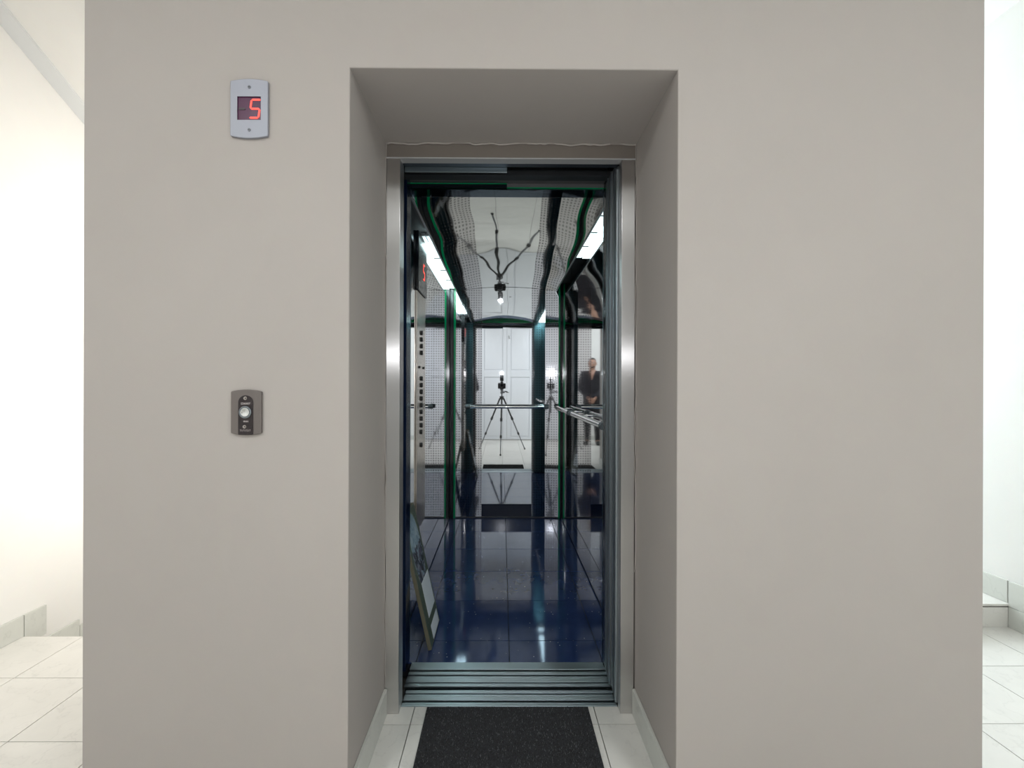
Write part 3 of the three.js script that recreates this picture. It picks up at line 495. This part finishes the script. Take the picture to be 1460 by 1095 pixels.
const capsule = (a, b, r0, r1, fx = 1, fz = 1) => (x, y, z) => { const ux = b[0] - a[0], uy = b[1] - a[1], uz = b[2] - a[2], L = ux * ux + uy * uy + uz * uz; const t = Math.max(0, Math.min(1, ((x - a[0]) * ux + (y - a[1]) * uy + (z - a[2]) * uz) / L)); return Math.hypot((x - a[0] - ux * t) / fx, y - a[1] - uy * t, (z - a[2] - uz * t) / fz) - (r0 + (r1 - r0) * t); };
const egg = (c, r) => (x, y, z) => { const k = Math.hypot((x - c[0]) / r[0], (y - c[1]) / r[1], (z - c[2]) / r[2]); return (k - 1) * Math.min(...r); };
const blend = (fs, k) => (x, y, z) => { let d = 1e3; for (const f of fs) { const e = f(x, y, z), h = Math.max(k - Math.abs(d - e), 0) / k; d = Math.min(d, e) - h * h * k * 0.25; } return d; };
{
  const o = thing('person', 'person in a dark jacket and dark trousers standing with hands clasped', 'person', [-0.765, 0, 1.03]);
  o.rotation.y = Math.PI - 0.25; // faces the lift
  const skin = std(S(0.42, 0.24, 0.17), 0.55), cloth = std(S(0.022, 0.021, 0.026), 0.9), trouser = std(S(0.018, 0.018, 0.021), 0.9), hairM = std(S(0.015, 0.011, 0.009), 0.8), leather = std(S(0.01, 0.01, 0.01), 0.35);
  const arm = s => [capsule([s * 0.185, 1.425, -0.01], [s * 0.25, 1.15, -0.03], 0.052, 0.043), capsule([s * 0.25, 1.15, -0.03], [s * 0.07, 0.945, 0.165], 0.042, 0.028)];
  const leg = s => [capsule([s * 0.09, 0.9, 0], [s * 0.10, 0.49, 0.012], 0.085, 0.06), capsule([s * 0.10, 0.49, 0.012], [s * 0.105, 0.09, -0.02], 0.057, 0.038), capsule([s * 0.105, 0.06, -0.03], [s * 0.125, 0.035, 0.12], 0.036, 0.03, 1.1, 1)];
  const torso = [capsule([-0.12, 1.42, -0.01], [0.12, 1.42, -0.01], 0.075, 0.075), capsule([0, 1.38, 0], [0, 1.12, 0.012], 0.125, 0.115, 1.28, 0.92), capsule([0, 1.12, 0.012], [0, 0.93, 0], 0.118, 0.12, 1.2, 0.95)];
  const neck = capsule([0, 1.42, -0.005], [0, 1.56, 0.012], 0.058, 0.052);
  const all = blend([...torso, neck, ...arm(1), ...arm(-1), ...leg(1), ...leg(-1)], 0.05);
  const bodyGeo = netSurface(all, [-0.36, -0.01, -0.2], [0.36, 1.6, 0.28], 0.014);
  const head = blend([egg([0, 1.665, -0.005], [0.076, 0.098, 0.095]), egg([0, 1.60, 0.03], [0.055, 0.06, 0.062]), neck], 0.035);
  const face = (x, y, z) => { let d = head(x, y, z); d = Math.min(d, Math.max(capsule([0, 1.655, 0.088], [0, 1.622, 0.108], 0.009, 0.015)(x, y, z), -1)); for (const s of [-1, 1]) { d = Math.max(d, -egg([s * 0.031, 1.662, 0.099], [0.017, 0.011, 0.014])(x, y, z)); d = Math.min(d, egg([s * 0.079, 1.645, -0.006], [0.011, 0.032, 0.02])(x, y, z)); d = Math.min(d, capsule([s * 0.012, 1.679, 0.089], [s * 0.044, 1.68, 0.078], 0.007, 0.005)(x, y, z)); } d = Math.min(d, capsule([-0.02, 1.588, 0.084], [0.02, 1.588, 0.084], 0.008, 0.008)(x, y, z)); return d; };
  const headGeo = netSurface(face, [-0.11, 1.48, -0.12], [0.11, 1.78, 0.14], 0.005);
  // a hand: palm and five fingers of their own lengths, closing on the other hand
  const hand = s => { const px = s * 0.035, f = [capsule([s * 0.07, 0.945, 0.165], [px, 0.905, 0.197], 0.026, 0.03, 1, 0.8), egg([s * 0.028, 0.893, 0.203], [0.034, 0.042, 0.018])];
    const len = [0.030, 0.036, 0.034, 0.026]; for (let k = 0; k < 4; k++) { const y = 0.918 - k * 0.0195, a = [s * 0.008, y, 0.212 + (s > 0 ? 0.012 : 0)], b = [-s * len[k] * 0.7, y - 0.008, 0.222 + (s > 0 ? 0.013 : 0)], c = [-s * (len[k] * 1.25), y - 0.013, 0.206 + (s > 0 ? 0.012 : 0)]; f.push(capsule([s * 0.03, y, 0.205], a, 0.0095, 0.009), capsule(a, b, 0.009, 0.0085), capsule(b, c, 0.0085, 0.0075)); }
    f.push(capsule([s * 0.04, 0.925, 0.205], [s * 0.012, 0.945, 0.22], 0.011, 0.0095), capsule([s * 0.012, 0.945, 0.22], [-s * 0.014, 0.95, 0.22], 0.0095, 0.008)); return netSurface(blend(f, 0.007), [-0.115, 0.8, 0.13], [0.115, 1.0, 0.26], 0.004); };
  part('body', mergeGeometries([bodyGeo, headGeo, hand(1), hand(-1)].map(g => g.toNonIndexed())), skin, o);
  const grow = (f, e, cut) => (x, y, z) => Math.max(f(x, y, z) - e, cut(x, y, z));
  const coat = blend([...torso, ...arm(1), ...arm(-1), capsule([0, 0.96, 0], [0, 0.86, 0], 0.125, 0.13, 1.25, 1)], 0.05);
  const wristCut = (x, y, z) => Math.max(Math.max(0.82 - y, 0.0), 0) - 0.0;
  const jacketCut = (x, y, z) => { const vee = Math.min(0.05 - z, 0) < 0 ? Math.abs(x) - Math.max(0, (y - 1.30) * 0.3) : 1; let c = Math.max(0.83 - y, y - 1.5); if (z > 0.03 && y > 1.30) c = Math.max(c, -vee * 0.8); const w = Math.hypot(Math.abs(x) - 0.07, y - 0.945, z - 0.165) - 0.001; if (Math.abs(x) < 0.1 && z > 0.15) c = Math.max(c, 0.045 - w - 0.0); return c; };
  part('jacket', netSurface(grow(coat, 0.016, jacketCut), [-0.4, 0.8, -0.24], [0.4, 1.56, 0.3], 0.012), cloth, o);
  const legs = blend([capsule([0, 0.95, 0], [0, 0.9, 0], 0.115, 0.12, 1.2, 0.95), ...leg(1).slice(0, 2), ...leg(-1).slice(0, 2)], 0.04);
  part('trousers', netSurface(grow(legs, 0.013, (x, y, z) => Math.max(y - 1.0, 0.055 - y)), [-0.3, 0.03, -0.2], [0.3, 1.03, 0.2], 0.012), trouser, o);
  for (const s of [-1, 1]) part('shoe', netSurface((x, y, z) => Math.max(blend([capsule([s * 0.105, 0.055, -0.045], [s * 0.122, 0.042, 0.1], 0.044, 0.038, 1.12, 1), egg([s * 0.126, 0.035, 0.13], [0.046, 0.036, 0.06])], 0.03)(x, y, z), 0.002 - y), [-0.2, -0.006, -0.12], [0.2, 0.12, 0.22], 0.008), leather, o);
  part('hair', netSurface((x, y, z) => Math.max(egg([0, 1.672, -0.012], [0.0815, 0.099, 0.0975])(x, y, z), Math.max(0.45 * (z - 0.02) + 0.25 * Math.abs(x) - (y - 1.705), (1.62 - y), z > 0.03 ? 1.712 - y : -1)), [-0.12, 1.58, -0.15], [0.12, 1.81, 0.13], 0.006), hairM, o);
  part('beard', netSurface((x, y, z) => Math.max(egg([0, 1.598, 0.031], [0.0575, 0.0625, 0.0645])(x, y, z), Math.max(y - 1.612 + 6 * Math.max(0, 0.03 - Math.abs(x)) * 0.16, 0.02 - z, -egg([0, 1.589, 0.1], [0.024, 0.0095, 0.03])(x, y, z))), [-0.09, 1.5, -0.02], [0.09, 1.64, 0.13], 0.005), hairM, o);
  for (const s of [-1, 1]) { const e = part('eye', new THREE.SphereGeometry(0.0105, 16, 12), std(S(0.75, 0.73, 0.7), 0.2), o, [s * 0.031, 1.662, 0.082]); part('iris', new THREE.SphereGeometry(0.0058, 12, 8), M.blackGloss, e, [0, 0, 0.0062]); }
}

renderer.render(scene, camera);
